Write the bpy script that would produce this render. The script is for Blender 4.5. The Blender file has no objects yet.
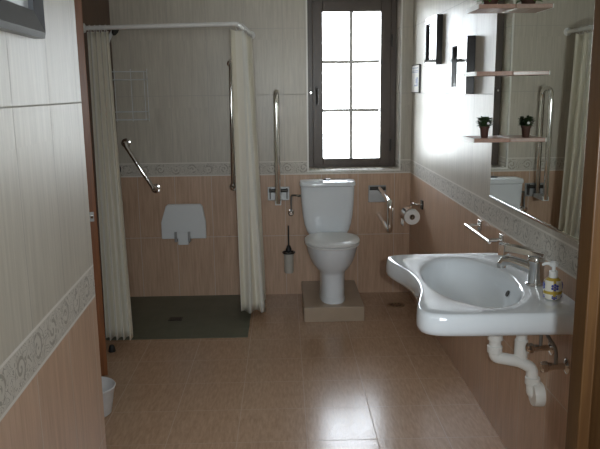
import bpy, bmesh, math, random
from mathutils import Vector, Matrix
random.seed(7)
SC = bpy.context.scene
COL = SC.collection
PI = math.pi

# ------------------------------------------------------------------ nodes / materials
class N:
    """tiny expression helper over a node tree"""
    def __init__(s, nt): s.nt = nt
    def put(s, sock, v):
        if isinstance(v, bpy.types.NodeSocket): s.nt.links.new(v, sock)
        else: sock.default_value = v
    def m(s, op, a, b=0.0, c=0.0, clamp=False):
        n = s.nt.nodes.new('ShaderNodeMath'); n.operation = op; n.use_clamp = clamp
        for i, v in enumerate((a, b, c)): s.put(n.inputs[i], v)
        return n.outputs[0]
    def mix(s, f, a, b):
        n = s.nt.nodes.new('ShaderNodeMix'); n.data_type = 'RGBA'
        s.put(n.inputs[0], f)
        for i, v in ((6, a), (7, b)):
            s.put(n.inputs[i], v if isinstance(v, bpy.types.NodeSocket) else (*v, 1.0))
        return n.outputs[2]
    def noise(s, vec, scale, detail=3.0, rough=0.5, dist=0.0):
        n = s.nt.nodes.new('ShaderNodeTexNoise')
        if vec is not None: s.nt.links.new(vec, n.inputs['Vector'])
        n.inputs['Scale'].default_value = scale; n.inputs['Detail'].default_value = detail
        n.inputs['Roughness'].default_value = rough; n.inputs['Distortion'].default_value = dist
        return n.outputs['Fac']
    def comb(s, x, y, z):
        n = s.nt.nodes.new('ShaderNodeCombineXYZ')
        for i, v in enumerate((x, y, z)): s.put(n.inputs[i], v)
        return n.outputs[0]
    def pos(s):
        g = s.nt.nodes.new('ShaderNodeNewGeometry'); q = s.nt.nodes.new('ShaderNodeSeparateXYZ')
        s.nt.links.new(g.outputs['Position'], q.inputs[0]); return q.outputs
    def obj(s):
        g = s.nt.nodes.new('ShaderNodeTexCoord'); q = s.nt.nodes.new('ShaderNodeSeparateXYZ')
        s.nt.links.new(g.outputs['Object'], q.inputs[0]); return q.outputs
    def bump(s, h, strength=0.4, dist=0.002):
        n = s.nt.nodes.new('ShaderNodeBump'); n.inputs['Strength'].default_value = strength
        n.inputs['Distance'].default_value = dist; s.nt.links.new(h, n.inputs['Height']); return n.outputs[0]

def mat(name, col=(.8, .8, .8), rough=.5, metal=0.0, spec=.5, coat=0.0):
    m = bpy.data.materials.new(name); m.use_nodes = True
    b = m.node_tree.nodes['Principled BSDF']
    b.inputs['Base Color'].default_value = (*col, 1); b.inputs['Roughness'].default_value = rough
    b.inputs['Metallic'].default_value = metal; b.inputs['Specular IOR Level'].default_value = spec
    b.inputs['Coat Weight'].default_value = coat
    m.diffuse_color = (*col, 1)
    return m, N(m.node_tree), b

def simple(name, col, rough=.5, metal=0.0, var=.06, scale=30, **k):
    """plain material with a faint procedural mottling"""
    m, n, b = mat(name, col, rough, metal, **k)
    tc = m.node_tree.nodes.new('ShaderNodeTexCoord')
    f = n.noise(tc.outputs['Object'], scale, 2)
    n.put(b.inputs['Base Color'], n.mix(f, tuple(c * (1 - var) for c in col), tuple(min(1, c * (1 + var)) for c in col)))
    return m

UPPER_A, UPPER_B = (.45, .412, .34), (.645, .597, .505)
LOWER_A, LOWER_B = (.43, .275, .180), (.68, .475, .338)

def tile_wall(name, axis, u0, w, rough=.2, spec=.5):
    m, n, b = mat(name, UPPER_B, rough, spec=spec)
    P = n.pos(); u = P['XYZ'.index(axis)]; v = P[2]
    du = n.m('PINGPONG', n.m('SUBTRACT', u, u0), w / 2)
    g = n.m('LESS_THAN', du, .0016)
    for z in (.45, .903, 1.0, 1.475, 1.93, 2.385):
        g = n.m('MAXIMUM', g, n.m('LESS_THAN', n.m('ABSOLUTE', n.m('SUBTRACT', v, z)), .0018))
    hi = n.m('GREATER_THAN', v, .9515)                       # above the middle of the border: pale tiles
    border = n.m('LESS_THAN', n.m('ABSOLUTE', n.m('SUBTRACT', v, .9515)), .0475)
    iu = n.m('FLOOR', n.m('DIVIDE', n.m('SUBTRACT', u, u0), w))
    iv = n.m('FLOOR', n.m('DIVIDE', v, .4637))
    vec = n.comb(n.m('MULTIPLY', u, 85.), n.m('ADD', n.m('MULTIPLY', iu, 3.7), n.m('MULTIPLY', iv, 1.9)), n.m('MULTIPLY', v, 5.))
    st = n.noise(vec, 1.0, 4, .6)
    st = n.m('MULTIPLY_ADD', st, 2.2, -.6, clamp=True)
    broad = n.noise(n.comb(n.m('MULTIPLY', u, 9.), 0.0, n.m('MULTIPLY', v, 2.)), 1.0, 2)
    st = n.m('MULTIPLY_ADD', broad, .6, n.m('MULTIPLY', st, .65), clamp=True)
    st = n.m('SUBTRACT', st, .15, clamp=True)
    up = n.mix(st, UPPER_A, UPPER_B); lo = n.mix(st, LOWER_A, LOWER_B)
    base = n.mix(hi, lo, up)
    # border: scrolls, alternate spirals in cells with curly noise between
    cw = .115
    cu = n.m('SUBTRACT', n.m('WRAP', n.m('SUBTRACT', u, u0), cw, 0.0), cw / 2)
    cv = n.m('SUBTRACT', v, .9515)
    sg = n.m('SUBTRACT', n.m('MULTIPLY', n.m('GREATER_THAN', n.m('WRAP', n.m('SUBTRACT', u, u0), 2 * cw, 0.0), cw), 2.0), 1.0)
    cv2 = n.m('MULTIPLY', cv, sg)
    r = n.m('SQRT', n.m('ADD', n.m('MULTIPLY', cu, cu), n.m('MULTIPLY', cv, cv)))
    th = n.m('ARCTAN2', cv2, cu)
    sp = n.m('SINE', n.m('ADD', n.m('MULTIPLY', r, 2 * PI / .021), th))
    brk = n.m('GREATER_THAN', n.noise(n.comb(u, 0.7, v), 55, 2), .46)
    spm = n.m('MULTIPLY', n.m('MULTIPLY', n.m('GREATER_THAN', sp, .35), brk), n.m('LESS_THAN', r, .036))
    curl = n.noise(n.comb(u, 0.3, v), 26, 1, .4, 1.2)
    curl = n.m('LESS_THAN', n.m('ABSOLUTE', n.m('SINE', n.m('MULTIPLY', curl, 26.))), .33)
    curl = n.m('MULTIPLY', curl, n.m('GREATER_THAN', r, .022))
    inner = n.m('LESS_THAN', n.m('ABSOLUTE', cv), .041)
    scr = n.m('MULTIPLY', n.m('MAXIMUM', spm, curl), inner)
    bcol = n.mix(scr, (.60, .56, .49), (.36, .33, .275))
    base = n.mix(border, base, bcol)
    rim = n.m('LESS_THAN', n.m('ABSOLUTE', n.m('SUBTRACT', n.m('ABSOLUTE', cv), .0465)), .0035)
    base = n.mix(g, base, n.mix(hi, (.64, .57, .50), (.46, .43, .38)))
    base = n.mix(rim, base, (.74, .70, .63))
    n.put(b.inputs['Base Color'], base)
    n.put(b.inputs['Roughness'], n.m('MULTIPLY_ADD', g, .5, n.m('MULTIPLY_ADD', border, .12, n.m('MULTIPLY_ADD', broad, .10, rough - .05))))
    h = n.m('SUBTRACT', n.m('MULTIPLY', n.m('MULTIPLY', scr, border), -.9), g)
    h = n.m('ADD', h, n.m('MULTIPLY', st, .10))
    n.put(b.inputs['Normal'], n.bump(h, .35, .0015))
    return m

def floor_mat():
    m, n, b = mat('floor_tile', (.3, .18, .11), .22, spec=.36)
    P = n.pos()
    du = n.m('PINGPONG', n.m('SUBTRACT', P[0], .08), .1535)
    dv = n.m('PINGPONG', n.m('SUBTRACT', P[1], 3.066), .157)
    g = n.m('MAXIMUM', n.m('LESS_THAN', du, .0018), n.m('LESS_THAN', dv, .0018))
    iu = n.m('FLOOR', n.m('DIVIDE', n.m('SUBTRACT', P[0], .08), .307)); iv = n.m('FLOOR', n.m('DIVIDE', n.m('SUBTRACT', P[1], 3.066), .314))
    vec = n.comb(n.m('MULTIPLY', P[0], 95.), n.m('MULTIPLY', P[1], 16.), n.m('MULTIPLY_ADD', iu, 3.1, n.m('MULTIPLY', iv, 5.3)))
    st = n.m('MULTIPLY_ADD', n.noise(vec, 1.0, 4, .6), 2.0, -.5, clamp=True)
    base = n.mix(st, (.38, .24, .15), (.55, .375, .25))
    n.put(b.inputs['Base Color'], n.mix(g, base, (.46, .33, .23)))
    n.put(b.inputs['Roughness'], n.m('MULTIPLY_ADD', g, .4, n.m('MULTIPLY_ADD', st, .08, .17)))
    n.put(b.inputs['Normal'], n.bump(n.m('SUBTRACT', n.m('MULTIPLY', st, .15), g), .3, .0012))
    return m

def tray_mat():
    m, n, b = mat('shower_mosaic', (.08, .09, .07), .45)
    P = n.pos()
    g = n.m('MAXIMUM', n.m('LESS_THAN', n.m('PINGPONG', P[0], .05), .002), n.m('LESS_THAN', n.m('PINGPONG', P[1], .05), .002))
    f = n.noise(n.comb(P[0], P[1], 0.0), 9, 3)
    base = n.mix(f, (.095, .105, .072), (.155, .165, .115))
    n.put(b.inputs['Base Color'], n.mix(n.m('MULTIPLY', g, .5), base, (.15, .15, .12)))
    n.put(b.inputs['Normal'], n.bump(n.m('MULTIPLY', g, -1.0), .3, .001))
    return m

def wood_mat(name, a, c, rough=.4, axis=2):
    m, n, b = mat(name, a, rough)
    P = n.pos()
    s = [70., 70., 70.]; s[axis] = 4.
    f = n.noise(n.comb(*[n.m('MULTIPLY', P[i], s[i]) for i in range(3)]), 1.0, 4, .6, .6)
    f = n.m('MULTIPLY_ADD', f, 2.0, -.5, clamp=True)
    n.put(b.inputs['Base Color'], n.mix(f, a, c))
    n.put(b.inputs['Normal'], n.bump(f, .12, .001))
    return m

def curtain_mat():
    m, n, b = mat('curtain_fabric', (.6, .58, .48), .7)
    uv = m.node_tree.nodes.new('ShaderNodeUVMap'); q = m.node_tree.nodes.new('ShaderNodeSeparateXYZ')
    m.node_tree.links.new(uv.outputs[0], q.inputs[0])
    u = q.outputs[0]
    s1 = n.m('GREATER_THAN', n.m('SINE', n.m('MULTIPLY', u, 2 * PI * 9)), .55)
    s2 = n.m('GREATER_THAN', n.m('SINE', n.m('MULTIPLY_ADD', u, 2 * PI * 9, 2.4)), .75)
    c = n.mix(s1, (.87, .84, .74), (.81, .77, .64))
    c = n.mix(s2, c, (.79, .78, .71))
    n.put(b.inputs['Base Color'], c)
    f = n.noise(n.comb(n.m('MULTIPLY', u, 300.), n.m('MULTIPLY', q.outputs[1], 300.), 0.0), 1.0, 1)
    n.put(b.inputs['Normal'], n.bump(f, .1, .0005))
    # thin cloth lets a little light through
    tr = m.node_tree.nodes.new('ShaderNodeBsdfTranslucent'); n.put(tr.inputs[0], c)
    mx = m.node_tree.nodes.new('ShaderNodeMixShader'); mx.inputs[0].default_value = .15
    m.node_tree.links.new(b.outputs[0], mx.inputs[1]); m.node_tree.links.new(tr.outputs[0], mx.inputs[2])
    m.node_tree.links.new(mx.outputs[0], m.node_tree.nodes['Material Output'].inputs[0])
    return m

def pane_mat(name, gloss=.08, tint=(1, 1, 1)):
    m = bpy.data.materials.new(name); m.use_nodes = True; nt = m.node_tree
    nt.nodes.remove(nt.nodes['Principled BSDF'])
    t = nt.nodes.new('ShaderNodeBsdfTransparent'); t.inputs[0].default_value = (*tint, 1)
    g = nt.nodes.new('ShaderNodeBsdfGlossy'); g.inputs['Roughness'].default_value = .01
    fr = nt.nodes.new('ShaderNodeFresnel'); fr.inputs[0].default_value = 1.5
    x = nt.nodes.new('ShaderNodeMixShader')
    nt.links.new(fr.outputs[0], x.inputs[0]); nt.links.new(t.outputs[0], x.inputs[1]); nt.links.new(g.outputs[0], x.inputs[2])
    nt.links.new(x.outputs[0], nt.nodes['Material Output'].inputs[0])
    return m

M = {}
M['wall_x'] = tile_wall('wall_tile_back', 'X', -.267 + .003, .267, .34)
M['wall_r'] = tile_wall('wall_tile_right', 'Y', 3.063, .267, .37, .25)
M['wall_l'] = tile_wall('wall_tile_left', 'Y', 1.155, .265, .40)
M['floor'] = floor_mat(); M['tray'] = tray_mat()
M['plaster'] = simple('plaster', (.84, .83, .80), .8)
M['hall'] = simple('hall_paint', (.30, .27, .22), .8)
M['door'] = wood_mat('door_wood', (.20, .075, .028), (.33, .13, .05), .35)
M['panel'] = wood_mat('panel_wood', (.11, .06, .035), (.17, .095, .06), .5)
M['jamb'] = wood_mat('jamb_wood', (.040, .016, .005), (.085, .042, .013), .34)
M['winframe'] = simple('window_brown', (.085, .058, .040), .36, 0, .15)
M['muntin'] = simple('muntin_white', (.75, .75, .72), .4)
M['trim'] = simple('trim_white', (.84, .82, .76), .3)
M['pane'] = pane_mat('window_pane')
M['ceramic'] = simple('ceramic_white', (.78, .825, .86), .07, 0, .01, coat=.3)
M['plastic'] = simple('plastic_white', (.78, .80, .80), .3, 0, .02)
M['pvc'] = simple('pvc_white', (.86, .86, .82), .35, 0, .02)
M['chrome'] = simple('chrome', (.78, .77, .75), .09, 1.0, .02)
M['steel'] = simple('brushed_steel', (.34, .34, .33), .42, 1.0, .05)
M['black'] = simple('black_rubber', (.015, .015, .014), .5)
M['dark'] = simple('dark_metal', (.05, .045, .04), .35, .6)
M['mirror'] = simple('mirror_silver', (.80, .83, .79), .004, 1.0, .0)
M['picframe'] = simple('frame_black', (.035, .033, .035), .07, 0, .2)
M['picgrey'] = simple('frame_grey', (.085, .09, .10), .3, 0, .15)
M['mat'] = simple('picture_mount', (.74, .73, .70), .6)
M['shelf'] = wood_mat('shelf_wood', (.40, .24, .18), (.52, .33, .26), .25, 1)
M['terracotta'] = simple('terracotta', (.09, .04, .028), .7, 0, .2)
M['soil'] = simple('soil', (.03, .02, .012), .95, 0, .4)
M['leafdark'] = simple('leaf_dark', (.035, .065, .022), .6, 0, .5, 60)
M['leafbright'] = simple('leaf_bright', (.09, .24, .03), .45, 0, .4, 60)
M['paper'] = simple('tissue_paper', (.82, .81, .78), .9)
M['card'] = simple('cardboard', (.30, .22, .15), .9)
M['curtain'] = curtain_mat()
M['rod'] = simple('rod_white', (.80, .80, .78), .3)
M['brass'] = simple('drain_brass', (.36, .25, .15), .35, .7, .15)
M['plinth'] = simple('plinth_tile', (.42, .33, .24), .35, 0, .1, 12)
M['bluepetal'] = simple('blue_petal', (.03, .05, .30), .4)
M['ink'] = simple('blue_ink', (.35, .40, .55), .6)
M['frost'] = simple('frosted_glass', (.55, .52, .46), .3)
M['bin'] = simple('bin_plastic', (.74, .76, .78), .3)

def soap_mat():
    m, n, b = mat('soap_bottle', (.8, .78, .7), .25)
    o = n.obj()
    a = n.m('ARCTAN2', o[1], o[0])
    st = n.m('LESS_THAN', n.m('PINGPONG', n.m('ADD', a, .15), .785), .16)
    hz = n.m('LESS_THAN', n.m('ABSOLUTE', n.m('SUBTRACT', o[2], .026)), .005)
    tp = n.m('GREATER_THAN', o[2], .064)
    y = n.m('MAXIMUM', n.m('MAXIMUM', st, hz), tp)
    n.put(b.inputs['Base Color'], n.mix(y, (.80, .77, .68), (.50, .36, .06)))
    return m
M['soap'] = soap_mat()

# ------------------------------------------------------------------ geometry helpers
def new(): return bmesh.new()

def finish(name, bm, m, parent=None, smooth=True, bevel=0, angle=40, loc=None):
    bmesh.ops.recalc_face_normals(bm, faces=bm.faces)
    me = bpy.data.meshes.new(name); bm.to_mesh(me); bm.free()
    o = bpy.data.objects.new(name, me); COL.objects.link(o)
    me.materials.append(M[m] if isinstance(m, str) else m)
    if smooth:
        me.polygons.foreach_set('use_smooth', [True] * len(me.polygons))
        try: me.set_sharp_from_angle(angle=math.radians(angle))
        except Exception: pass
    if bevel:
        b = o.modifiers.new('bevel', 'BEVEL'); b.width = bevel; b.segments = 3; b.limit_method = 'ANGLE'; b.angle_limit = math.radians(35)
        b.harden_normals = False
    if loc is not None: o.location = loc
    if parent is not None:
        o.parent = parent
        o.matrix_parent_inverse = Matrix.Translation(-parent.location) if loc is None else Matrix.Identity(4)
    return o

def box(bm, x0, x1, y0, y1, z0, z1):
    vs = [bm.verts.new((x, y, z)) for x in (x0, x1) for y in (y0, y1) for z in (z0, z1)]
    for f in ((0, 1, 3, 2), (4, 6, 7, 5), (0, 4, 5, 1), (2, 3, 7, 6), (0, 2, 6, 4), (1, 5, 7, 3)):
        bm.faces.new([vs[i] for i in f])
    return bm

def rbox(x0, x1, y0, y1, z0, z1): return box(new(), x0, x1, y0, y1, z0, z1)

def prism(bm, pts, axis, a, b):
    """extrude a polygon (2D in the remaining axes, in order) from a to b along axis"""
    def co(p, t):
        l = list(p); l.insert(axis, t); return l
    A = [bm.verts.new(co(p, a)) for p in pts]; B = [bm.verts.new(co(p, b)) for p in pts]
    bm.faces.new(A); bm.faces.new(B[::-1])
    for i in range(len(pts)):
        j = (i + 1) % len(pts); bm.faces.new((A[i], B[i], B[j], A[j]))
    return bm

def loft(bm, rings, cap0=True, cap1=True):
    R = [[bm.verts.new(p) for p in r] for r in rings]
    n = len(R[0])
    for a, b in zip(R, R[1:]):
        for i in range(n):
            j = (i + 1) % n; bm.faces.new((a[i], a[j], b[j], b[i]))
    if cap0: bm.faces.new(R[0][::-1])
    if cap1: bm.faces.new(R[-1])
    return bm

def lathe(bm, prof, c=(0, 0, 0), axis=(0, 0, 1), n=32, cap=True):
    q = Vector((0, 0, 1)).rotation_difference(Vector(axis).normalized())
    rings = []
    for r, h in prof:
        rings.append([Vector(c) + q @ Vector((max(r, 1e-4) * math.cos(2 * PI * k / n), max(r, 1e-4) * math.sin(2 * PI * k / n), h)) for k in range(n)])
    return loft(bm, rings, cap, cap)

def fillet(pts, r, k=6):
    """round the corners of a polyline"""
    pts = [Vector(p) for p in pts]; out = [pts[0]]
    for a, b, c in zip(pts, pts[1:], pts[2:]):
        u, v = (a - b), (c - b); d = min(r, u.length * .49, v.length * .49)
        p, q = b + u.normalized() * d, b + v.normalized() * d
        for i in range(k + 1):
            t = i / k; out.append((1 - t) ** 2 * p + 2 * t * (1 - t) * b + t * t * q)
    out.append(pts[-1]); return out

def tube(bm, pts, r, n=14, closed=False, rx=None):
    pts = [Vector(p) for p in pts]; rings = []
    T = []
    for i in range(len(pts)):
        a = pts[i - 1] if i else pts[0]; b = pts[i + 1] if i + 1 < len(pts) else pts[-1]
        T.append((b - a).normalized())
    up = Vector((0, 0, 1)) if abs(T[0].z) < .9 else Vector((1, 0, 0))
    nrm = (up - T[0] * up.dot(T[0])).normalized()
    for i, p in enumerate(pts):
        if i:
            nrm = T[i - 1].rotation_difference(T[i]) @ nrm
            nrm = (nrm - T[i] * nrm.dot(T[i])).normalized()
        bi = T[i].cross(nrm); rr = r[i] if isinstance(r, (list, tuple)) else r
        rings.append([p + rr * (math.cos(2 * PI * k / n) * nrm + math.sin(2 * PI * k / n) * bi) for k in range(n)])
    return loft(bm, rings)

def sup(cx, cy, a, b, z, e=2.5, n=48, bf=None):
    """superellipse ring in plan; bf = other semi-axis on the -y (front) side"""
    out = []
    for k in range(n):
        t = 2 * PI * k / n; c, s = math.cos(t), math.sin(t)
        x = math.copysign(abs(c) ** (2 / e), c) * a
        y = math.copysign(abs(s) ** (2 / e), s) * (bf if (bf and s < 0) else b)
        out.append((cx + x, cy + y, z))
    return out

def thing(name, label, cat, loc=(0, 0, 0), group=None):
    o = bpy.data.objects.new(name, None); COL.objects.link(o); o.location = loc; o.empty_display_size = .05
    return tag(o, label, cat, group)
def tag(o, label, cat, group=None):
    o['label'] = label; o['category'] = cat
    if group: o['group'] = group
    return o
def struct(o): o['kind'] = 'structure'; return o

# ------------------------------------------------------------------ the room
D = 4.96; XR = .92; XL = -1.19; CZ = 2.45
struct(finish('floor', rbox(-1.9, 1.1, -1.6, 5.3, -.06, 0), 'floor', smooth=False))
struct(finish('ceiling', rbox(-1.9, 1.1, -1.6, 5.3, CZ, CZ + .06), 'plaster', smooth=False))
struct(finish('wall_right', rbox(XR, XR + .12, .99, D, 0, CZ), 'wall_r', smooth=False))
WX0, WX1, WZ0, WZ1 = .178, .835, .93, 2.17
bm = new()
Y1 = D + .30
box(bm, -1.9, WX0, D, Y1, 0, CZ); box(bm, WX1, 1.1, D, Y1, 0, CZ)
box(bm, WX0, WX1, D, Y1, 0, WZ0); box(bm, WX0, WX1, D, Y1, WZ1, CZ)
struct(finish('wall_back', bm, 'wall_x', smooth=False))
# near left wall, its line runs very slightly out of square
lx = lambda y: -.5375 - .0475 * (y - 1.2)
bm = prism(new(), [(lx(.99), .99), (lx(2.0), 2.0), (XL - .3, 2.0), (XL - .3, .99)], 2, 0, CZ)
struct(finish('wall_left', bm, 'wall_l', smooth=False))
# set back left wall with a doorway, then the shower side
struct(finish('wall_left_recess', rbox(XL - .1, XL, 2.0, 3.38, 0, CZ), 'wall_l', smooth=False))
bm = rbox(XL - .1, XL, 3.38, 4.08, 2.12, CZ)
struct(finish('wall_left_lintel', bm, 'wall_l', smooth=False))
struct(finish('wall_left_shower', rbox(XL - .1, XL, 4.08, D, 0, CZ), 'panel', smooth=False))
struct(finish('wall_cupboard', rbox(XL - .56, XL - .5, 3.3, 4.2, 0, CZ), 'hall', smooth=False))
bm = new(); box(bm, XL - .5, XL - .1, 3.3, 3.38, 0, CZ); box(bm, XL - .5, XL - .1, 4.08, 4.16, 0, CZ)
struct(finish('wall_cupboard_side', bm, 'hall', smooth=False))
# front wall with the doorway the picture is taken through, and the hall behind it
bm = new(); JX = .44
box(bm, -1.5, -.54, .82, .99, 0, CZ); box(bm, JX + .05, 1.1, .82, .99, 0, CZ); box(bm, -.54, JX + .05, .82, .99, 2.14, CZ)
struct(finish('wall_front', bm, 'plaster', smooth=False))
bm = new(); box(bm, -1.5, -1.4, -1.6, .82, 0, CZ); box(bm, 1.0, 1.1, -1.6, .82, 0, CZ); box(bm, -1.4, -.5, -1.6, -1.5, 0, CZ); box(bm, .6, 1.0, -1.6, -1.5, 0, CZ); box(bm, -.5, .6, -1.6, -1.5, 0, 1.3); box(bm, -.5, .6, -1.6, -1.5, 1.85, CZ)  # opening in the back is added, unseen, to let fill light in
struct(finish('wall_hall', bm, 'hall', smooth=False))
# door lining: narrow lip on the room side, rebate step, deeper board
prof = [(JX, .995), (JX, .952), (JX + .017, .952), (JX + .017, .80), (JX + .05, .80), (JX + .05, .995)]
bm = prism(new(), prof, 2, 0, 2.12)
struct(finish('trim_1', bm, 'jamb', smooth=False, bevel=.002))
bm = prism(new(), [(-.505, .988), (-.505, .952), (-.520, .952), (-.520, .80), (-.54, .80), (-.54, .988)], 2, 0, 2.12)
struct(finish('trim_2', bm, 'jamb', smooth=False, bevel=.002))
struct(finish('trim_3', rbox(-.54, JX + .05, .80, .988, 2.12, 2.14), 'jamb', smooth=False))
# tile edge trim round the window opening
bm = new(); e = .011
box(bm, WX0 - e, WX0, D - .004, D + .012, WZ0 - e, WZ1 + e); box(bm, WX1, WX1 + e, D - .004, D + .012, WZ0 - e, WZ1 + e)
box(bm, WX0, WX1, D - .004, D + .012, WZ0 - e, WZ0); box(bm, WX0, WX1, D - .004, D + .012, WZ1, WZ1 + e)
struct(finish('trim_4', bm, 'trim', smooth=False))
# shower floor, level with the tiles
struct(finish('shower_floor', rbox(XL, -.245, 4.05, D, -.02, .002), 'tray', smooth=False))

# ------------------------------------------------------------------ window
win = bpy.data.objects.new('window_1', None); COL.objects.link(win); win.location = (.506, 5.14, WZ0); struct(win)
def rectframe(x0, x1, z0, z1, wx, wz0, wz1, y0, y1):
    bm = new()
    box(bm, x0, x0 + wx, y0, y1, z0, z1); box(bm, x1 - wx, x1, y0, y1, z0, z1)
    box(bm, x0 + wx, x1 - wx, y0, y1, z0, z0 + wz0); box(bm, x0 + wx, x1 - wx, y0, y1, z1 - wz1, z1)
    return bm
finish('window_frame', rectframe(WX0, WX1, WZ0, WZ1, .05, .03, .05, 5.15, 5.21), 'winframe', win, False, .003)
GX0, GX1, GZ0, GZ1 = .294, .714, .997, 2.057
sash = finish('sash', rectframe(WX0 + .04, WX1 - .04, WZ0 + .02, WZ1 - .04, GX0 - WX0 - .04, GZ0 - WZ0 - .02, WZ1 - .04 - GZ1, 5.135, 5.195), 'winframe', win, False, .004)
bm = new()
box(bm, .492, .518, 5.16, 5.175, GZ0, GZ1)
for z in (1.353, 1.705): box(bm, GX0, .492, 5.16, 5.175, z - .012, z + .012); box(bm, .518, GX1, 5.16, 5.175, z - .012, z + .012)
finish('muntin', bm, 'muntin', sash, False)
finish('pane', rbox(GX0, GX1, 5.176, 5.182, GZ0, GZ1), 'pane', sash, False)
bm = new(); box(bm, .238, .258, 5.123, 5.135, 1.46, 1.53); tube(bm, fillet([(.248, 5.13, 1.51), (.248, 5.085, 1.51), (.249, 5.083, 1.40)], .015), .008)
finish('window_handle', bm, 'dark', sash, True, .002)
bm = new(); lathe(bm, [(.007, 0), (.009, .002), (.009, .01), (.006, .013)], (.205, 5.15, 1.485), (0, -1, 0), 16)
finish('latch', bm, 'chrome', win)
for z in (1.095, 1.85):
    bm = new(); lathe(bm, [(.007, 0), (.007, .09)], (.797, 5.128, z - .045), n=14); finish('hinge', bm, 'dark', win)

# ------------------------------------------------------------------ brown door standing ajar
H0 = Vector((XL + .005, 4.06, 0)); E0 = Vector((-.992, 3.478, 0))
dv = (E0 - H0); L = dv.length; dv.normalize(); nv = Vector((dv.y, -dv.x, 0))
nv = nv if nv.x < 0 else -nv                                                 # points to the wall side
dr = thing('door', 'brown wooden door standing ajar beside the left shower curtain', 'door', (H0.x, H0.y, 0))
dr['kind'] = 'structure'; dr.name = 'door_1'
def quad(a, b, t0, t1):
    return [tuple((H0 + dv * a + nv * t0)[:2]), tuple((H0 + dv * b + nv * t0)[:2]), tuple((H0 + dv * b + nv * t1)[:2]), tuple((H0 + dv * a + nv * t1)[:2])]
finish('door_leaf', prism(new(), quad(.02, L, -.026, .026), 2, .012, 2.09), 'door', dr, False, .002)
finish('latch_plate', prism(new(), quad(L, L + .002, -.012, .012), 2, .855, .905), 'steel', dr, False)
bm = prism(new(), quad(L, L + .012, -.008, .006), 2, .872, .888); finish('latch_bolt', bm, 'chrome', dr, False, .002)
bm = new(); c = H0 + dv * (L - .06) + nv * .026
lathe(bm, [(.024, 0), (.024, .008), (.010, .01), (.010, .04)], (c.x, c.y, .93), nv, 20)
finish('door_handle', tube(bm, fillet([c + nv * .035 + Vector((0, 0, .93)), c + nv * .045 + Vector((0, 0, .93)), c + nv * .045 - dv * .11 + Vector((0, 0, .93))], .01), .009), 'dark', dr)
fr = new(); box(fr, XL, XL + .012, 3.32, 3.38, 0, 2.14); box(fr, XL, XL + .012, 4.085, 4.14, 0, 2.14); box(fr, XL, XL + .012, 3.38, 4.085, 2.10, 2.14)
struct(finish('trim_5', fr, 'door', smooth=False, bevel=.002))
bm = new(); lathe(bm, [(.020, 0), (.022, .004), (.016, .03), (.012, .04)], (-1.037, 3.86, 0), n=20)
tag(finish('door_stop', bm, 'black'), 'small black rubber door stop on the floor under the left curtain', 'door stop')

# ------------------------------------------------------------------ plinth + toilet
PX0, PX1 = .115, .512
tag(finish('toilet_plinth', rbox(PX0, PX1, 4.31, D - .0, 0, .10), 'plinth', smooth=False, bevel=.003), 'beige tiled step under the toilet', 'plinth')
tx = .316
t = thing('toilet', 'white toilet with closed lid on a tiled step below the window', 'toilet', (tx, 4.6, .10))
bm = new()
rings = [sup(tx, 4.575, .088, .20, .1005, 2.6, bf=.205), sup(tx, 4.575, .089, .20, .115, 2.6, bf=.205), sup(tx, 4.58, .084, .19, .135, 2.6, bf=.185),
         sup(tx, 4.59, .085, .18, .20, 3, bf=.185), sup(tx, 4.60, .088, .17, .285, 3, bf=.188), sup(tx, 4.60, .096, .18, .303, 2.7, bf=.198), sup(tx, 4.60, .117, .185, .322, 2.5, bf=.218),
         sup(tx, 4.60, .142, .19, .355, 2.4, bf=.242), sup(tx, 4.60, .160, .20, .40, 2.3, bf=.263), sup(tx, 4.60, .172, .20, .45, 2.3, bf=.277), sup(tx, 4.60, .175, .20, .478, 2.3, bf=.28)]
finish('bowl', loft(bm, rings), 'ceramic', t)
bm = new()
finish('seat', loft(bm, [sup(tx, 4.55, .176, .17, .480, 2.3, bf=.236), sup(tx, 4.55, .183, .172, .484, 2.3, bf=.243), sup(tx, 4.55, .183, .172, .492, 2.3, bf=.243), sup(tx, 4.55, .176, .17, .496, 2.3, bf=.236)]), 'plastic', t)
bm = new()
finish('lid', loft(bm, [sup(tx, 4.55, .179, .17, .4985, 2.3, bf=.239), sup(tx, 4.55, .186, .172, .502, 2.3, bf=.246), sup(tx, 4.55, .186, .172, .512, 2.3, bf=.246), sup(tx, 4.55, .176, .168, .521, 2.3, bf=.236), sup(tx, 4.55, .10, .12, .526, 2.3, bf=.17)]), 'plastic', t)
for sx in (-.075, .075):
    bm = new(); lathe(bm, [(.013, 0), (.013, .03)], (tx + sx - .015, 4.728, .508), (1, 0, 0), 14); finish('seat_hinge', bm, 'plastic', t)
bm = new(); yc = 4.838; tc = .303
rings = []
for z, a, b in ((.478, .120, .085), (.482, .130, .088), (.52, .152, .092), (.57, .168, .096), (.63, .178, .098), (.72, .186, .100), (.80, .190, .100), (.838, .191, .100)):
    rings.append(sup(tc, yc, a, b, z, 5, 64))
cis = finish('cistern', loft(bm, rings), 'ceramic', t)
bm = new()
finish('cistern_lid', loft(bm, [sup(tc, yc, .190, .099, .840, 5, 64), sup(tc, yc, .198, .104, .842, 5, 64), sup(tc, yc, .199, .105, .858, 5, 64), sup(tc, yc, .193, .100, .871, 5, 64), sup(tc, yc, .16, .08, .876, 4, 64)]), 'ceramic', cis)
bm = new(); lathe(bm, [(.027, 0), (.027, .006), (.022, .009), (.005, .009)], (tc, yc, .875), n=28); finish('flush_button', bm, 'dark', cis)

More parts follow.
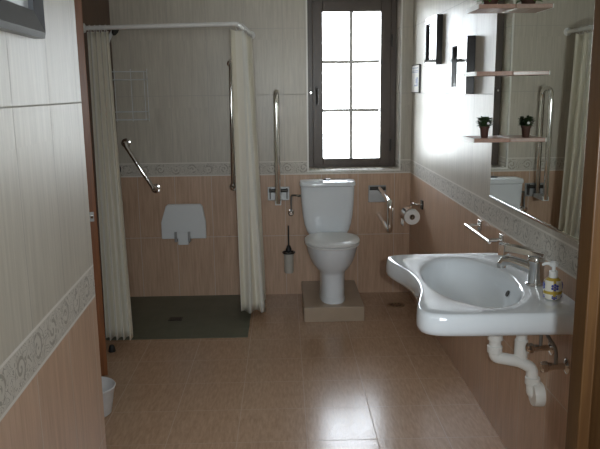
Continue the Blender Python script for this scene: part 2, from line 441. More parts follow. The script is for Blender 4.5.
# cistern supply valve with bent hose
v = thing('supply_valve', 'chrome water valve and hose left of the toilet cistern', 'valve', (.043, D, .62))
bm = new(); lathe(bm, [(.022, 0), (.022, .006), (.010, .008), (.010, .045)], (.043, D, .625), (0, -1, 0), 20)
lathe(bm, [(.017, 0), (.019, .004), (.019, .02), (.012, .026)], (.043, D - .04, .625), (0, -1, 0), 20); finish('valve_body', bm, 'chrome', v)
bm = new(); tube(bm, fillet([(.043, 4.925, .63), (.045, 4.925, .70), (.048, 4.92, .757), (.09, 4.90, .757), (.113, 4.88, .757)], .02), .007, 12); finish('hose', bm, 'steel', v)
bm = new(); lathe(bm, [(.011, 0), (.011, .02)], (.092, 4.90, .757), (1, -.6, 0), 12); finish('hose_nut', bm, 'chrome', v)

# ------------------------------------------------------------------ toilet brush
b_ = thing('toilet_brush', 'toilet brush with black handle in a wall holder left of the toilet', 'toilet brush', (.024, D, .18))
bm = new(); lathe(bm, [(.014, 0), (.014, .006), (.004, .01)], (.022, D, .335), (0, -1, 0), 16)
tube(bm, [(.022, D - .005, .335), (.022, D - .03, .335)], .006)
k = [(.022 + .040 * math.cos(a), 4.905 + .040 * math.sin(a), .335) for a in [2 * PI * i / 24 for i in range(25)]]
tube(bm, k, .008, 10); finish('holder_ring', bm, 'dark', b_)
bm = new(); lathe(bm, [(.012, .180), (.030, .182), (.034, .20), (.036, .33), (.033, .33), (.031, .21)], (.022, 4.905, 0), n=28); finish('cup', bm, 'frost', b_)
bm = new(); tube(bm, [(.022, 4.905, .34), (.022, 4.905, .535)], [.006, .0055], 12); lathe(bm, [(.005, 0), (.020, .006), (.022, .025), (.012, .05), (.006, .055)], (.022, 4.905, .335), n=20)
finish('brush_handle', bm, 'black', b_)

# ------------------------------------------------------------------ grab rails
g1 = thing('grab_rail', 'hinged chrome grab rail folded upright left of the toilet', 'grab rail', (-.045, D, .75))
bm = new(); box(bm, -.125, .035, D - .008, D, .715, .815); finish('wall_plate', bm, 'steel', g1, False, .003)
bm = new(); tube(bm, [(-.115, D - .03, .79), (.025, D - .03, .79)], .013); 
for sx in (-.11, .012): box(bm, sx, sx + .008, D - .045, D - .008, .73, .81)
finish('hinge_pin', bm, 'dark', g1)
bm = new(); rx = -.047
tube(bm, fillet([(rx, D - .035, .735), (rx, D - .035, 1.495), (rx, D - .20, 1.495), (rx, D - .20, .72)], .08, 10), .0185, 18); finish('rail', bm, 'chrome', g1)
bm = new(); box(bm, rx - .022, rx + .022, D - .21, D - .02, .712, .742); finish('rail_foot', bm, 'plastic', g1, False, .004)

g2 = thing('grab_rail', 'lowered looped chrome grab rail right of the toilet, below the window corner', 'grab rail', (.68, D, .70))
bm = new(); box(bm, .612, .742, D - .008, D, .69, .815); finish('wall_plate', bm, 'steel', g2, False, .003)
bm = new(); tube(bm, [(.62, D - .025, .795), (.735, D - .025, .795)], .014); finish('hinge_pin', bm, 'dark', g2)
bm = new(); rx = .69
tube(bm, fillet([(rx, D - .02, .79), (rx, 4.42, .775), (rx, 4.42, .578), (rx, D - .02, .60)], .045, 8), .019, 18); finish('rail', bm, 'chrome', g2)

def wall_bar(name, label, p, q, off, r, fl, parent_loc):
    o = thing(name, label, 'grab bar', parent_loc)
    bm = new(); P, Q = Vector(p), Vector(q); d = (Q - P).normalized()
    A, B = P + Vector((0, -off, 0)), Q + Vector((0, -off, 0))
    tube(bm, fillet([P + d * .02, A + d * .02, B - d * .02, Q - d * .02], .03, 6), r, 16); finish('bar', bm, 'chrome', o)
    for c in (P + d * .02, Q - d * .02):
        bm = new(); lathe(bm, [(fl, 0), (fl, .006), (fl * .6, .01)], c, (0, -1, 0), 22); finish('flange', bm, 'chrome', o)
    return o
wall_bar('grab_bar', 'long vertical chrome grab bar on the shower wall beside the right curtain', (-.360, D, 1.715), (-.372, D, .80), .06, .0155, .03, (-.366, D, .80))
wall_bar('grab_bar', 'short slanting chrome grab bar on the shower wall beside the left curtain', (-1.14, D, 1.165), (-.925, D, .80), .065, .0155, .034, (-1.03, D, .80))

# ------------------------------------------------------------------ shower fittings
s = thing('shower_bench', 'white folding shower seat tipped up against the tiled shower wall', 'shower seat', (-.74, D, .40))
pts = [(-.90, .452), (-.578, .452), (-.578, .575), (-.598, .692), (-.612, .706), (-.846, .706), (-.862, .692), (-.90, .575)]
finish('seat_panel', prism(new(), pts, 1, D - .062, D - .03), 'plastic', s, False, .006)
finish('hinge_block', rbox(-.782, -.705, D - .07, D, .408, .50), 'plastic', s, False, .004)
for x in (-.797, -.700): finish('hinge_arm', rbox(x - .009, x + .009, D - .075, D - .03, .43, .505), 'steel', s, False, .002)

w = thing('wire_rack', 'two-tier white wire rack in the left corner of the shower', 'rack', (-1.07, D, 1.30))
r = .0026
x0, x1, yb, yf = -1.183, -.955, D - .006, D - .115
for zb in (1.315, 1.59):
    bm = new()
    for z in (zb, zb + .055):
        tube(bm, [(x0, yb, z), (x0, yf, z), (x1, yf, z), (x1, yb, z), (x0, yb, z)], r, 8)
    for i in range(1, 6): tube(bm, [(x0 + (x1 - x0) * i / 6, yb, zb), (x0 + (x1 - x0) * i / 6, yf, zb)], r * .7, 6)
    finish('basket', bm, 'plastic', w)
for x in (x0, (x0 + x1) / 2, x1):
    bm = new(); tube(bm, [(x, yb, 1.30), (x, yb, 1.665)], r, 8); finish('upright', bm, 'plastic', w)
for x in (x0, x1):
    bm = new(); tube(bm, [(x, yf, 1.315), (x, yf, 1.645)], r, 8); finish('upright', bm, 'plastic', w)

hs = thing('hand_shower', 'white hand shower with black face high on the left shower wall', 'shower head', (XL, 4.6, 1.80))
bm = new(); lathe(bm, [(.022, 0), (.022, .012), (.012, .015), (.012, .05)], (XL, 4.6, 1.815), (1, 0, 0), 18); finish('wall_bracket', bm, 'plastic', hs)
bm = new(); tube(bm, fillet([(XL + .05, 4.6, 1.74), (XL + .062, 4.6, 1.82), (XL + .095, 4.59, 1.885), (XL + .115, 4.585, 1.895)], .03), .011, 14); finish('wand', bm, 'plastic', hs)
bm = new(); lathe(bm, [(.012, 0), (.030, .012), (.033, .022), (.030, .026)], (XL + .105, 4.585, 1.903), (.85, -.2, -.5), 24); finish('spray_face', bm, 'black', hs)
bm = new(); tube(bm, fillet([(XL + .05, 4.6, 1.745), (XL + .035, 4.6, 1.3), (XL + .06, 4.57, 1.1), (XL + .05, 4.58, 1.0)], .1, 8), .007, 10); finish('hose', bm, 'steel', hs)
mx = thing('shower_mixer', 'dark shower mixer knob on the left shower wall behind the curtain', 'shower mixer', (XL, 4.6, .98))
bm = new(); lathe(bm, [(.028, 0), (.028, .03), (.020, .035)], (XL, 4.6, 1.0), (1, 0, 0), 22); finish('mixer_body', bm, 'chrome', mx)
bm = new(); lathe(bm, [(.020, 0), (.026, .006), (.026, .05), (.018, .058)], (XL + .035, 4.6, 1.0), (1, 0, 0), 22); finish('knob', bm, 'black', mx)

def drain(name, label, cx, cy, sx, sy, m, z, slots):
    o = thing(name, label, 'drain', (cx, cy, z))
    bm = new(); box(bm, cx - sx, cx + sx, cy - sy, cy + sy, z, z + .003); finish('grate_frame', bm, m, o, False)
    bm = new()
    for i in range(slots):
        x = cx - sx * .8 + 1.6 * sx * (i + .5) / slots
        box(bm, x - sx * .5 / slots, x + sx * .5 / slots, cy - sy * .7, cy + sy * .7, z + .003, z + .0042)
    finish('slot', bm, 'black', o, False)
drain('shower_drain', 'small dark drain grate in the green grey shower floor', -.748, 4.425, .045, .035, 'dark', .002, 5)
fd = thing('floor_drain', 'round brass floor drain right of the toilet step', 'drain', (.775, 4.64, 0))
bm = new(); lathe(bm, [(.062, 0), (.062, .003), (.052, .005), (.05, .003), (.002, .003)], (.775, 4.64, 0), n=36); finish('drain_cover', bm, 'brass', fd)
bm = new()
for i in range(8):
    a = i * PI / 4; lathe(bm, [(.006, 0), (.006, .001)], (.775 + .033 * math.cos(a), 4.64 + .033 * math.sin(a), .003), n=10)
finish('drain_hole', bm, 'black', fd)

# ------------------------------------------------------------------ curtain rod and curtains
RZ = 1.885; RC = Vector((-.262, 4.13, RZ))
rod = thing('curtain_rod', 'white L-shaped shower curtain rod across the shower opening', 'curtain rod', (-.7, 4.2, RZ))
bm = new(); tube(bm, fillet([(XL + .006, 4.29, RZ), RC, (-.215, D - .006, RZ)], .03, 8), .0135, 16); finish('rod', bm, 'rod', rod)
for c, ax in (((XL, 4.29, RZ), (1, 0, 0)), ((-.215, D, RZ), (0, -1, 0))):
    bm = new(); lathe(bm, [(.028, 0), (.028, .006), (.018, .012)], c, ax, 22); finish('rod_flange', bm, 'rod', rod)

def curtain(name, label, top, bot, ztop, zbot, folds, atop, abot, seed):
    """top/bot: polylines (plan) the cloth follows; folds are sine pleats across them"""
    rnd = random.Random(seed)
    def along(pl, t):
        pl = [Vector((*p, 0)) for p in pl]; ls = [(b - a).length for a, b in zip(pl, pl[1:])]; d = t * sum(ls)
        for (a, b), l in zip(zip(pl, pl[1:]), ls):
            if d <= l + 1e-9: return a + (b - a) * (d / l), (b - a).normalized()
            d -= l
        return pl[-1], (pl[-1] - pl[-2]).normalized()
    nu, nz = folds * 14, 26
    ph = [rnd.uniform(-.5, .5) for _ in range(folds + 2)]; am = [rnd.uniform(.65, 1.25) for _ in range(folds + 2)]
    bm = new(); uvl = bm.loops.layers.uv.new('UVMap'); V = []
    for j in range(nz + 1):
        s = j / nz; row = []
        for i in range(nu + 1):
            t = i / nu; k = t * folds; i0 = int(k); fr_ = k - i0
            A = am[i0] * (1 - fr_) + am[min(i0 + 1, folds)] * fr_; p0 = ph[i0] * (1 - fr_) + ph[min(i0 + 1, folds)] * fr_
            a, da = along(top, t); b, db = along(bot, t)
            e = s ** 1.15
            p = a * (1 - e) + b * e; d = (da * (1 - e) + db * e).normalized(); nrm = Vector((-d.y, d.x, 0))
            amp = (atop * (1 - e) + abot * e) * A
            w_ = math.sin(2 * PI * k + p0 * (1 + s)) * amp + .25 * amp * math.sin(4 * PI * k + 2 * p0 + 3 * s)
            p = p + nrm * w_
            z = ztop + (zbot - ztop) * s + (.006 * math.sin(2 * PI * k + 1) if j == nz else 0) - (.012 * (.5 - .5 * math.cos(2 * PI * k)) if j == 0 else 0)
            row.append(bm.verts.new((p.x, p.y, z)))
        V.append(row)
    for j in range(nz):
        for i in range(nu):
            f = bm.faces.new((V[j][i], V[j][i + 1], V[j + 1][i + 1], V[j + 1][i]))
            for l, (a, b) in zip(f.loops, ((i, j), (i + 1, j), (i + 1, j + 1), (i, j + 1))): l[uvl].uv = (a / nu * folds / 8, b / nz)
    root = thing(name, label, 'shower curtain', (top[0][0], top[0][1], zbot))
    o = finish('cloth', bm, 'curtain', root, True, angle=180)
    sm = o.modifiers.new('thickness', 'SOLIDIFY'); sm.thickness = .0015; sm.offset = 0
    for i in range(folds):
        p, d = along(top, (i + .5) / folds)
        bm = new(); ang = [2 * PI * q / 18 for q in range(19)]
        nn = Vector((-d.y, d.x, 0))
        tube(bm, [Vector((p.x, p.y, RZ - .009)) + nn * (.0165 * math.cos(a)) + Vector((0, 0, .024 * math.sin(a))) for a in ang], .002, 6)
        finish('curtain_ring', bm, 'rod', root)
    return root
curtain('shower_curtain', 'cream shower curtain gathered at the left end of the rod by the brown door',
        [(-1.165, 4.275), (-1.035, 4.255)], [(-1.085, 3.93), (-.925, 3.935)], 1.862, .055, 4, .014, .023, 3)
curtain('shower_curtain', 'cream striped shower curtain gathered at the right end of the rod, nearer the toilet',
        [(-.30, 4.145), (-.245, 4.20), (-.218, 4.80)], [(-.305, 4.40), (-.165, 4.42), (-.175, 4.80)], 1.862, .05, 6, .014, .022, 11)

# ------------------------------------------------------------------ right wall: mirror, shelves, frames
MX = .90
mir = thing('mirror', 'large wall mirror above the sink on the right wall', 'mirror', (XR, 2.2, 1.04))
finish('mirror_backing', rbox(MX + .005, XR, 1.36, 2.95, 1.045, 1.97), 'plastic', mir, False)
finish('mirror_glass', rbox(MX, MX + .005, 1.355, 2.955, 1.040, 1.975), 'mirror', mir, False)
finish('bottom_rail', rbox(MX - .004, XR, 1.355, 2.955, 1.031, 1.040), 'chrome', mir, False, .001)
for i, (z, lab) in enumerate(((1.288, 'lowest wooden shelf by the mirror edge, holding a small potted plant'), (1.549, 'empty middle wooden shelf of three by the mirror edge'), (1.801, 'top wooden shelf by the mirror edge, with a leafy green plant'))):
    sh = thing('wall_shelf', lab, 'shelf', (MX, 2.81, z), 'small shelves beside the mirror')
    finish('board', rbox(.757, MX - .001, 2.72, 2.90, z, z + .016), 'shelf', sh, False, .002)
    finish('painted_lit_edge', rbox(.753, .757, 2.72, 2.90, z, z + .016), 'trim', sh, False)  # white strip paints the lit look of the board's outer edge

def leaf(bm, base, d, l, wd, bend=.3):
    d = Vector(d).normalized(); side = d.cross(Vector((0, 0, 1)));
    side = side.normalized() if side.length > .01 else Vector((1, 0, 0))
    prev = None; base = Vector(base)
    for k in range(5):
        t = k / 4; c = base + d * (l * t) + Vector((0, 0, -bend * l * t * t)); w_ = wd * math.sin(PI * (.12 + .86 * t)) * .5
        a, b = bm.verts.new(c - side * w_ + Vector((0, 0, w_ * .3))), bm.verts.new(c + side * w_ + Vector((0, 0, w_ * .3))); m_ = bm.verts.new(c)
        if prev: bm.faces.new((prev[0], a, m_, prev[2])); bm.faces.new((prev[2], m_, b, prev[1]))
        prev = (a, b, m_)
rnd = random.Random(5)
px, py, pz = .815, 2.785, 1.304
p1 = thing('potted_plant', 'tiny dark plant in a brown pot on the lowest shelf', 'potted plant', (px, py, pz))
bm = new(); lathe(bm, [(.013, 0), (.0145, .002), (.018, .038), (.021, .038), (.021, .046), (.018, .046), (.017, .040)], (px, py, pz), n=26); finish('pot', bm, 'terracotta', p1)
bm = new(); lathe(bm, [(.017, 0), (.001, .004)], (px, py, pz + .040), n=18); finish('soil', bm, 'soil', p1)
bm = new()
for i in range(230):
    a = rnd.uniform(0, 2 * PI); q = rnd.uniform(0, 1); r_ = .022 * math.sqrt(q)
    leaf(bm, (px + r_ * math.cos(a), py + r_ * math.sin(a), pz + .042 + rnd.uniform(0, .034)), (math.cos(a), math.sin(a), rnd.uniform(.2, 1.6)), rnd.uniform(.014, .022), .011)
finish('foliage', bm, 'leafdark', p1, True)
bm = new(); lathe(bm, [(.0045, 0), (.0055, .001), (.001, .002)], (px + .004, py - .036, pz + .058), (.1, -1, .3), 14); finish('blossom', bm, 'paper', p1)
px, py, pz = .825, 2.80, 1.817
p2 = thing('potted_plant', 'bright green leafy plant on the top shelf at the picture edge', 'potted plant', (px, py, pz))
bm = new(); lathe(bm, [(.022, 0), (.024, .002), (.029, .022), (.032, .022), (.032, .029), (.028, .029), (.027, .025)], (px, py, pz), n=26); finish('pot', bm, 'terracotta', p2)
bm = new(); lathe(bm, [(.027, 0), (.001, .004)], (px, py, pz + .025), n=18); finish('soil', bm, 'soil', p2)
bm = new()
for i in range(130):
    a = rnd.uniform(0, 2 * PI); el = rnd.uniform(-.2, 1.4); r_ = rnd.uniform(0, .03)
    lo = rnd.random() < .5
    leaf(bm, (px + (.030 if lo else r_) * math.cos(a), py + (.030 if lo else r_) * math.sin(a), pz + rnd.uniform(.020, .075)), (math.cos(a), math.sin(a), el if not lo else rnd.uniform(.05, .6)), rnd.uniform(.03, .046) if not (math.cos(a) > .5) else .018, .020, .25 if lo else .4)
finish('foliage', bm, 'leafbright', p2, True)

def wall_picture(label, y0, y1, z0, z1, dep, fw, xw, sgn, fm, loc_group=None, curve=None):
    """frame on a side wall; sgn -1: right wall facing -x, +1: left wall facing +x"""
    o = thing('picture_frame', label, 'picture', (xw, (y0 + y1) / 2, z0))
    def X(t): return sorted((xw, xw + sgn * t))
    a, b = X(dep)
    bm = new()
    box(bm, a, b, y0, y0 + fw, z0, z1); box(bm, a, b, y1 - fw, y1, z0, z1)
    box(bm, a, b, y0 + fw, y1 - fw, z0, z0 + fw); box(bm, a, b, y0 + fw, y1 - fw, z1 - fw, z1)
    finish('frame', bm, fm, o, False, .0015)
    a, b = X(.006); finish('picture', rbox(a, b, y0 + fw, y1 - fw, z0 + fw, z1 - fw), 'mat', o, False)
    a, b = sorted((xw + sgn * (dep - .014), xw + sgn * (dep - .012)))
    finish('glazing', rbox(a, b, y0 + fw, y1 - fw, z0 + fw, z1 - fw), 'pane', o, False)
    return o
wall_picture('deep black box picture frame on the right wall, nearer the window', 4.04, 4.37, 1.64, 1.92, .036, .035, XR, -1, 'picframe')
wall_picture('deep black box picture frame on the right wall, nearer the mirror', 3.34, 3.66, 1.475, 1.748, .042, .035, XR, -1, 'picframe')
nt_ = thing('wall_notice', 'white notice sheet with blue print on the right wall corner beside the window', 'notice', (XR, 4.79, 1.475))
finish('board', rbox(XR - .012, XR, 4.65, 4.92, 1.475, 1.665), 'picframe', nt_, False, .001)
finish('sheet', rbox(XR - .0128, XR - .012, 4.656, 4.914, 1.481, 1.659), 'paper', nt_, False)
bm = new()
for z in (1.64, 1.622, 1.612): box(bm, XR - .0134, XR - .0128, 4.67, 4.90, z, z + .004)
finish('print_line', bm, 'ink', nt_, False)
bm = new(); box(bm, XR - .0134, XR - .0128, 4.69, 4.73, 1.52, 1.58); box(bm, XR - .0134, XR - .0128, 4.73, 4.80, 1.52, 1.53); box(bm, XR - .0134, XR - .0128, 4.73, 4.76, 1.54, 1.57)
finish('print_figure', bm, 'ink', nt_, False)
# grey frame on the near left wall
yp0, yp1 = 1.03, 1.605
o = thing('picture_frame', 'grey framed picture at the top left corner on the near left wall', 'picture', (lx(1.25), 1.25, 1.612))
def pl(y, t, z): return (lx(y) + t, y, z)
z0, z1, fw = 1.622, 2.0, .055
bm = new()
out = [(yp0, z0), (yp1, z0), (yp1, z1), (yp0, z1)]; inn = [(yp0 + fw, z0 + fw), (yp1 - fw, z0 + fw), (yp1 - fw, z1 - fw), (yp0 + fw, z1 - fw)]
R = [[bm.verts.new(pl(y, 0.0005, z)) for y, z in out], [bm.verts.new(pl(y, .024, z)) for y, z in out], [bm.verts.new(pl(y, .030, z)) for y, z in [(yp0 + .012, z0 + .012), (yp1 - .012, z0 + .012), (yp1 - .012, z1 - .012), (yp0 + .012, z1 - .012)]],
     [bm.verts.new(pl(y, .020, z)) for y, z in inn], [bm.verts.new(pl(y, .008, z)) for y, z in inn]]
for a, b in zip(R, R[1:]):
    for i in range(4): j = (i + 1) % 4; bm.faces.new((a[i], a[j], b[j], b[i]))
finish('frame', bm, 'picgrey', o, False)
bm = new(); q = [bm.verts.new(pl(y, .009, z)) for y, z in inn]; q2 = [bm.verts.new(pl(y, .004, z)) for y, z in inn]
bm.faces.new(q); bm.faces.new(q2[::-1])
for i in range(4): j = (i + 1) % 4; bm.faces.new((q[i], q2[i], q2[j], q[j]))
M['art'] = simple('print_paper', (.55, .57, .58), .25, 0, .2, 5)
finish('picture', bm, 'art', o, False)

# ------------------------------------------------------------------ sink
YC = 2.36; SZ = .83
half = [(XR - .001, .405), (.60, .405), (.49, .400), (.44, .390), (.414, .368), (.404, .33), (.412, .28), (.432, .21), (.448, .14), (.456, .07), (.458, 0)]
outl = [(x, YC + d) for x, d in half] + [(x, YC - d) for x, d in half[-2::-1]]
def smooth_poly(pts, it=2):
    for _ in range(it):
        o_ = [pts[0]]
        for a, b in zip(pts, pts[1:]):
            o_ += [(a[0] * .75 + b[0] * .25, a[1] * .75 + b[1] * .25), (a[0] * .25 + b[0] * .75, a[1] * .25 + b[1] * .75)]
        o_.append(pts[-1]); pts = o_
    return pts
outl = smooth_poly(outl)
BX, BA, BB = .655, .162, .318
NS = 128
def raycast(cx, cy, ang, poly):
    d = (math.cos(ang), math.sin(ang)); best = None
    for (x1, y1), (x2, y2) in zip(poly, poly[1:] + poly[:1]):
        ex, ey = x2 - x1, y2 - y1; den = d[0] * ey - d[1] * ex
        if abs(den) < 1e-12: continue
        t_ = ((x1 - cx) * ey - (y1 - cy) * ex) / den; u_ = ((x1 - cx) * d[1] - (y1 - cy) * d[0]) / den
        if t_ > 0 and -1e-9 <= u_ <= 1 + 1e-9 and (best is None or t_ < best): best = t_
    return (cx + d[0] * best, cy + d[1] * best)
# directions chosen per basin angle so rings line up
par = [2 * PI * k / NS for k in range(NS)]
bas = [(BX + BA * math.cos(t_), YC + BB * math.sin(t_)) for t_ in par]
# add exact square corners at the wall by snapping the nearest ring point
O = [raycast(BX, YC, math.atan2(y - YC, x - BX), outl) for x, y in bas]
for cx, cy in ((XR - .001, YC + .405), (XR - .001, YC - .405)):
    k = min(range(NS), key=lambda i: (O[i][0] - cx) ** 2 + (O[i][1] - cy) ** 2); O[k] = (cx, cy)
def lerp_ring(f, z, zf=None):
    """f=0 outline, f=1 basin lip"""
    return [(o_[0] * (1 - f) + b[0] * f, o_[1] * (1 - f) + b[1] * f, z) for o_, b in zip(O, bas)]
def inset(d, z):
    r_ = []
    for (x, y) in O:
        v_ = Vector((BX - x, YC - y)); l = v_.length; v_ = v_ / l * min(d, l * .9)
        r_.append((min(x + v_.x, XR - .001) if x < XR - .01 else x, y + v_.y, z))
    return r_
def bring(s_, z, dx=0): return [(BX + dx + BA * s_ * math.cos(t_), YC + BB * s_ * math.sin(t_), z) for t_ in par]
sk = thing('washbasin', 'white wall hung washbasin with curved front under the mirror', 'sink', (.7, YC, .65))
rings = [bring(.12, .664, .04), bring(.5, .670, .03), bring(.78, .712, .015), inset(.07, .748), inset(.03, .754), inset(.010, .761), inset(.0, .776), inset(.001, .800), inset(.004, .818), inset(.008, .826), inset(.014, .8295), inset(.018, .830),
         bring(1.03, .829), bring(1.0, .826), bring(.965, .814), bring(.93, .790), bring(.86, .757), bring(.70, .728), bring(.45, .708, .01), bring(.2, .698, .03), bring(.07, .694, .04)]
finish('basin', loft(new(), rings), 'ceramic', sk, angle=60)
bm = new(); lathe(bm, [(.026, 0), (.024, .004), (.012, .004), (.008, .002)], (BX + .04, YC, .6945), n=28); finish('waste', bm, 'chrome', sk)
bm = new(); lathe(bm, [(.012, 0), (.011, .004), (.006, .004)], (BX + BA * .89, YC, .772), (-1, 0, .5), 20); finish('overflow', bm, 'dark', sk)

# mixer tap
tp = thing('tap', 'chrome single lever mixer tap on the washbasin', 'tap', (.862, 2.27, SZ))
tX, tY = .862, 2.27; dr2 = Vector((-.80, .60, 0)).normalized()
bm = new(); lathe(bm, [(.033, .0005), (.033, .006), (.028, .010), (.027, .075), (.029, .079), (.029, .098), (.024, .104), (.004, .105)], (tX, tY, SZ), n=36); finish('tap_body', bm, 'chrome', tp)
bm = new(); B0 = Vector((tX, tY, SZ + .052))
tube(bm, [B0, B0 + dr2 * .04 + Vector((0, 0, .012)), B0 + dr2 * .085 + Vector((0, 0, .022)), B0 + dr2 * .112 + Vector((0, 0, .020)), B0 + dr2 * .122 + Vector((0, 0, .004))], [.023, .021, .018, .017, .015], 20); finish('spout', bm, 'chrome', tp)
bm = new(); q_ = B0 + dr2 * .122 + Vector((0, 0, -.006)); lathe(bm, [(.016, 0), (.016, .016), (.012, .018)], q_, n=20); finish('aerator', bm, 'chrome', tp)
bm = new(); B1 = Vector((tX, tY, SZ + .105)); sd = Vector((-dr2.y, dr2.x, 0)); pts = []
for q, wd, z0_, z1_ in ((-.032, .026, .000, .014), (.02, .028, .001, .020), (.07, .024, .004, .024), (.104, .021, .004, .026), (.106, .025, -.012, .027), (.128, .025, -.012, .026)):
    c = B1 + dr2 * q; pts.append([c - sd * wd + Vector((0, 0, z0_)), c + sd * wd + Vector((0, 0, z0_)), c + sd * wd * .85 + Vector((0, 0, z1_)), c - sd * wd * .85 + Vector((0, 0, z1_))])
finish('lever', loft(bm, pts), 'chrome', tp, False, .003)

# soap dispenser
sx, sy = .858, 2.108
so = thing('soap_dispenser', 'pump soap bottle with yellow straps and blue flowers on the washbasin', 'soap dispenser', (sx, sy, SZ))
bm = new(); lathe(bm, [(.020, .0005), (.0255, .004), (.029, .02), (.029, .045), (.0255, .062), (.017, .070), (.011, .072)], (0, 0, 0), n=36)
finish('bottle', bm, 'soap', so, loc=(0, 0, 0))
bm = new(); lathe(bm, [(.0125, .071), (.0135, .073), (.0135, .092), (.010, .094), (.006, .095), (.006, .110)], (sx, sy, SZ), n=24); finish('collar', bm, 'plastic', so)
bm = new(); lathe(bm, [(.0075, .106), (.013, .109), (.014, .119), (.008, .124), (.002, .125)], (sx, sy, SZ), n=20)
tube(bm, [(sx, sy, SZ + .116), (sx - .022, sy + .008, SZ + .116), (sx - .033, sy + .012, SZ + .110)], [.006, .005, .004], 10); finish('pump', bm, 'plastic', so)
def flower(az, z, rr, R_):
    bm = new(); n_ = Vector((math.cos(az), math.sin(az), 0)); tt = Vector((-math.sin(az), math.cos(az), 0)); c = Vector((sx, sy, SZ + z)) + n_ * (R_ - .0006)
    lathe(bm, [(rr * .5, 0), (rr * .45, .0012), (rr * .1, .0014)], c, n_, 10)
    for i in range(6):
        a = i * PI / 3 + .5; pc = c + tt * (rr * math.cos(a)) + Vector((0, 0, rr * math.sin(a)))
        lathe(bm, [(rr * .50, -.001), (rr * .46, .0012), (rr * .1, .0016)], pc, n_, 10)
    finish('flower_motif', bm, 'bluepetal', so)
for az in (-1.70, -1.70 - 1.57, -1.70 + 1.57): flower(az, .045, .0085, .0285); flower(az, .013, .0065, .0268)

# ------------------------------------------------------------------ pipes under the sink
tr = thing('drain_trap', 'white plastic drain trap under the washbasin', 'drain pipe', (.80, 2.34, .34))
bm = new(); tube(bm, fillet([(.757, 2.35, .668), (.757, 2.35, .535), (.845, 2.335, .522), (.888, 2.325, .50), (.890, 2.315, .408), (.905, 2.308, .406)], .016, 6), .0215, 20); finish('pipe', bm, 'pvc', tr)
for c in ((.757, 2.35, .60), (.757, 2.35, .552), (.890, 2.318, .44)):
    bm = new(); lathe(bm, [(.0235, 0), (.027, .003), (.027, .026), (.0235, .029)], c, n=24); finish('coupling', bm, 'pvc', tr)
bm = new(); lathe(bm, [(.024, 0), (.033, .002), (.033, .010), (.024, .012)], (.757, 2.35, .632), n=24); finish('gasket', bm, 'black', tr)
bm = new(); lathe(bm, [(.010, .512), (.022, .517), (.024, .53), (.024, .60), (.020, .604), (.020, .70)], (.852, 2.345, 0), n=24); finish('overflow_pipe', bm, 'pvc', tr)
bm = new(); lathe(bm, [(.043, 0), (.043, .028), (.040, .036), (.024, .036)], (XR, 2.30, .408), (-1, 0, 0), 30); finish('wall_rosette', bm, 'pvc', tr)
for (y, z, lab) in ((2.235, .612, 'chrome stop valve under the washbasin, nearer the drain trap'), (2.10, .600, 'chrome stop valve under the washbasin, nearer the door frame')):
    av = thing('stop_valve', lab, 'valve', (XR, y, z))
    bm = new(); lathe(bm, [(.026, 0), (.026, .005), (.011, .012), (.011, .05), (.014, .052), (.014, .066)], (XR, y, z), (-1, 0, 0), 20); finish('valve_body', bm, 'chrome', av)
    bm = new(); lathe(bm, [(.015, 0), (.019, .004), (.019, .018), (.012, .022)], (XR - .066, y, z), (-1, 0, 0), 8); finish('valve_knob', bm, 'chrome', av, False)
    bm = new(); tube(bm, fillet([(XR - .04, y, z + .008), (XR - .04, y, z + .06), (.868, y + .35 * (2.27 - y), z + .09), (.865, 2.27 + (y - 2.27) * .15, .74)], .03), .006, 10); finish('flexible_hose', bm, 'steel', av)

# ------------------------------------------------------------------ towel bar
tb = thing('towel_bar', 'chrome towel bar on the right wall beyond the washbasin', 'towel bar', (XR, 2.98, .86))
bm = new(); tube(bm, [(.856, 3.175, .866), (.856, 2.79, .866)], .0075, 14); finish('bar', bm, 'chrome', tb)
for y in (3.145, 2.82):
    bm = new(); box(bm, XR - .008, XR, y - .022, y + .022, .842, .892); tube(bm, [(XR - .004, y, .867), (.852, y, .866)], .009, 12)
    finish('bracket', bm, 'chrome', tb, True, .002)

# ------------------------------------------------------------------ paper holder and roll
th_ = thing('paper_holder', 'chrome toilet paper holder with cover on the right wall', 'toilet paper holder', (XR, 4.5, .70))
cx, cz = .843, .668
bm = new(); box(bm, XR - .010, XR, 4.47, 4.53, .712, .772); finish('wall_plate', bm, 'dark', th_, False, .003)
bm = new(); tube(bm, fillet([(XR - .006, 4.50, .742), (.862, 4.50, .748), (.862, 4.575, .745), (.843, 4.575, .668), (.843, 4.44, .668)], .015), .006, 12); finish('arm', bm, 'chrome', th_)
bm = new(); a0 = [math.radians(70 + i * 150 / 14) for i in range(15)]; Ro = .060
pts = [(cx + Ro * math.cos(a), cz + Ro * math.sin(a)) for a in a0] + [(cx + (Ro - .0025) * math.cos(a), cz + (Ro - .0025) * math.sin(a)) for a in a0[::-1]]
prism(bm, pts, 1, 4.442, 4.566); finish('cover', bm, 'chrome', th_)
rl = thing('toilet_roll', 'white toilet roll in the chrome holder on the right wall', 'toilet roll', (cx, 4.50, cz - .052))
bm = new(); lathe(bm, [(.018, 0), (.051, .0), (.052, .002), (.052, .098), (.051, .1), (.018, .1)], (cx, 4.45, cz), (0, 1, 0), 36, cap=False); finish('paper', bm, 'paper', rl)
bm = new(); lathe(bm, [(.0175, .001), (.0185, .0), (.0185, .1), (.0175, .1), (.0170, .05)], (cx, 4.45, cz), (0, 1, 0), 24, cap=False); finish('core', bm, 'card', rl)
bm = new(); prism(bm, [(cx - .0535, cz), (cx - .0525, cz), (cx - .058, cz - .06), (cx - .060, cz - .06)], 1, 4.452, 4.548); finish('loose_sheet', bm, 'paper', rl, False)

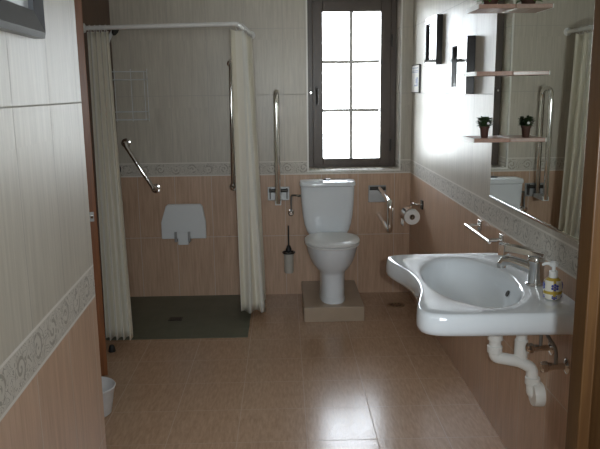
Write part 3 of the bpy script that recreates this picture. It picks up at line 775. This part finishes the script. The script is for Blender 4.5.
# ------------------------------------------------------------------ bin
bx, by, br = -.93, 3.06, .108
bn = thing('waste_bin', 'low round white plastic bin on the floor by the brown door', 'bin', (bx, by, 0))
bm = new(); lathe(bm, [(.002, .0), (br * .70, .0), (br * .78, .006), (br * .97, .125), (br, .13), (br * 1.03, .138), (br * 1.0, .142), (br * .95, .136), (br * .75, .012), (.002, .010)], (bx, by, 0), n=40); finish('bucket', bm, 'bin', bn)

# ------------------------------------------------------------------ light
W = bpy.data.worlds.new('sky'); SC.world = W; W.use_nodes = True; nt = W.node_tree
bg = nt.nodes['Background']
tc = nt.nodes.new('ShaderNodeTexCoord'); sp = nt.nodes.new('ShaderNodeSeparateXYZ'); nt.links.new(tc.outputs['Generated'], sp.inputs[0])
rp = nt.nodes.new('ShaderNodeValToRGB'); nt.links.new(sp.outputs[2], rp.inputs[0])
rp.color_ramp.elements[0].position = 0.0; rp.color_ramp.elements[0].color = (.84, .90, .92, 1)
rp.color_ramp.elements[1].position = .12; rp.color_ramp.elements[1].color = (.86, .94, 1.03, 1)
nt.links.new(rp.outputs[0], bg.inputs[0]); bg.inputs[1].default_value = 19.0
la = bpy.data.lights.new('window_portal', 'AREA'); la.shape = 'RECTANGLE'; la.size = .62; la.size_y = 1.2
la.cycles.is_portal = True
lo = bpy.data.objects.new('window_portal', la); COL.objects.link(lo); lo.location = (.506, 5.25, 1.55); lo.rotation_euler = (-PI / 2, 0, 0)
lh = bpy.data.lights.new('hall_fill_portal', 'AREA'); lh.shape = 'RECTANGLE'; lh.size = 1.1; lh.size_y = .55  # portal for the added hall opening, there for fill light
lh.cycles.is_portal = True
ho = bpy.data.objects.new('hall_fill_portal', lh); COL.objects.link(ho); ho.location = (.05, -1.6, 1.55); ho.rotation_euler = (PI / 2, 0, 0)
fl = bpy.data.lights.new('camera_flash', 'SPOT'); fl.energy = 74; fl.color = (.90, .97, 1.0); fl.shadow_soft_size = .012; fl.spot_size = math.radians(84); fl.spot_blend = 1.0
fo = bpy.data.objects.new('camera_flash', fl); COL.objects.link(fo); fo.location = (.06, 0, 1.515)

# ------------------------------------------------------------------ camera (level-horizon fit from the vanishing points)
f_px, roll = 685., .0128
yaw, pitch = math.radians(1.255), math.radians(11.045)
F = Vector((math.sin(yaw) * math.cos(pitch), math.cos(yaw) * math.cos(pitch), -math.sin(pitch)))
R0 = Vector((math.cos(yaw), -math.sin(yaw), 0)); U0 = R0.cross(F)
c_, s_ = math.cos(roll), math.sin(roll)
Rt = R0 * c_ - U0 * s_ ; Up = R0 * s_ + U0 * c_
cam = bpy.data.cameras.new('camera'); cam.sensor_width = 36; cam.sensor_fit = 'HORIZONTAL'; cam.lens = f_px / 600 * 36; cam.clip_start = .02
co = bpy.data.objects.new('camera', cam); COL.objects.link(co)
co.matrix_world = Matrix(((Rt.x, Up.x, -F.x, 0), (Rt.y, Up.y, -F.y, 0), (Rt.z, Up.z, -F.z, 1.5), (0, 0, 0, 1)))
fo.rotation_euler = F.to_track_quat('-Z', 'Y').to_euler()
SC.camera = co
vs = SC.view_settings; vs.view_transform = 'Standard'; vs.look = 'None'; vs.exposure = 0; vs.gamma = 1; vs.use_curve_mapping = False
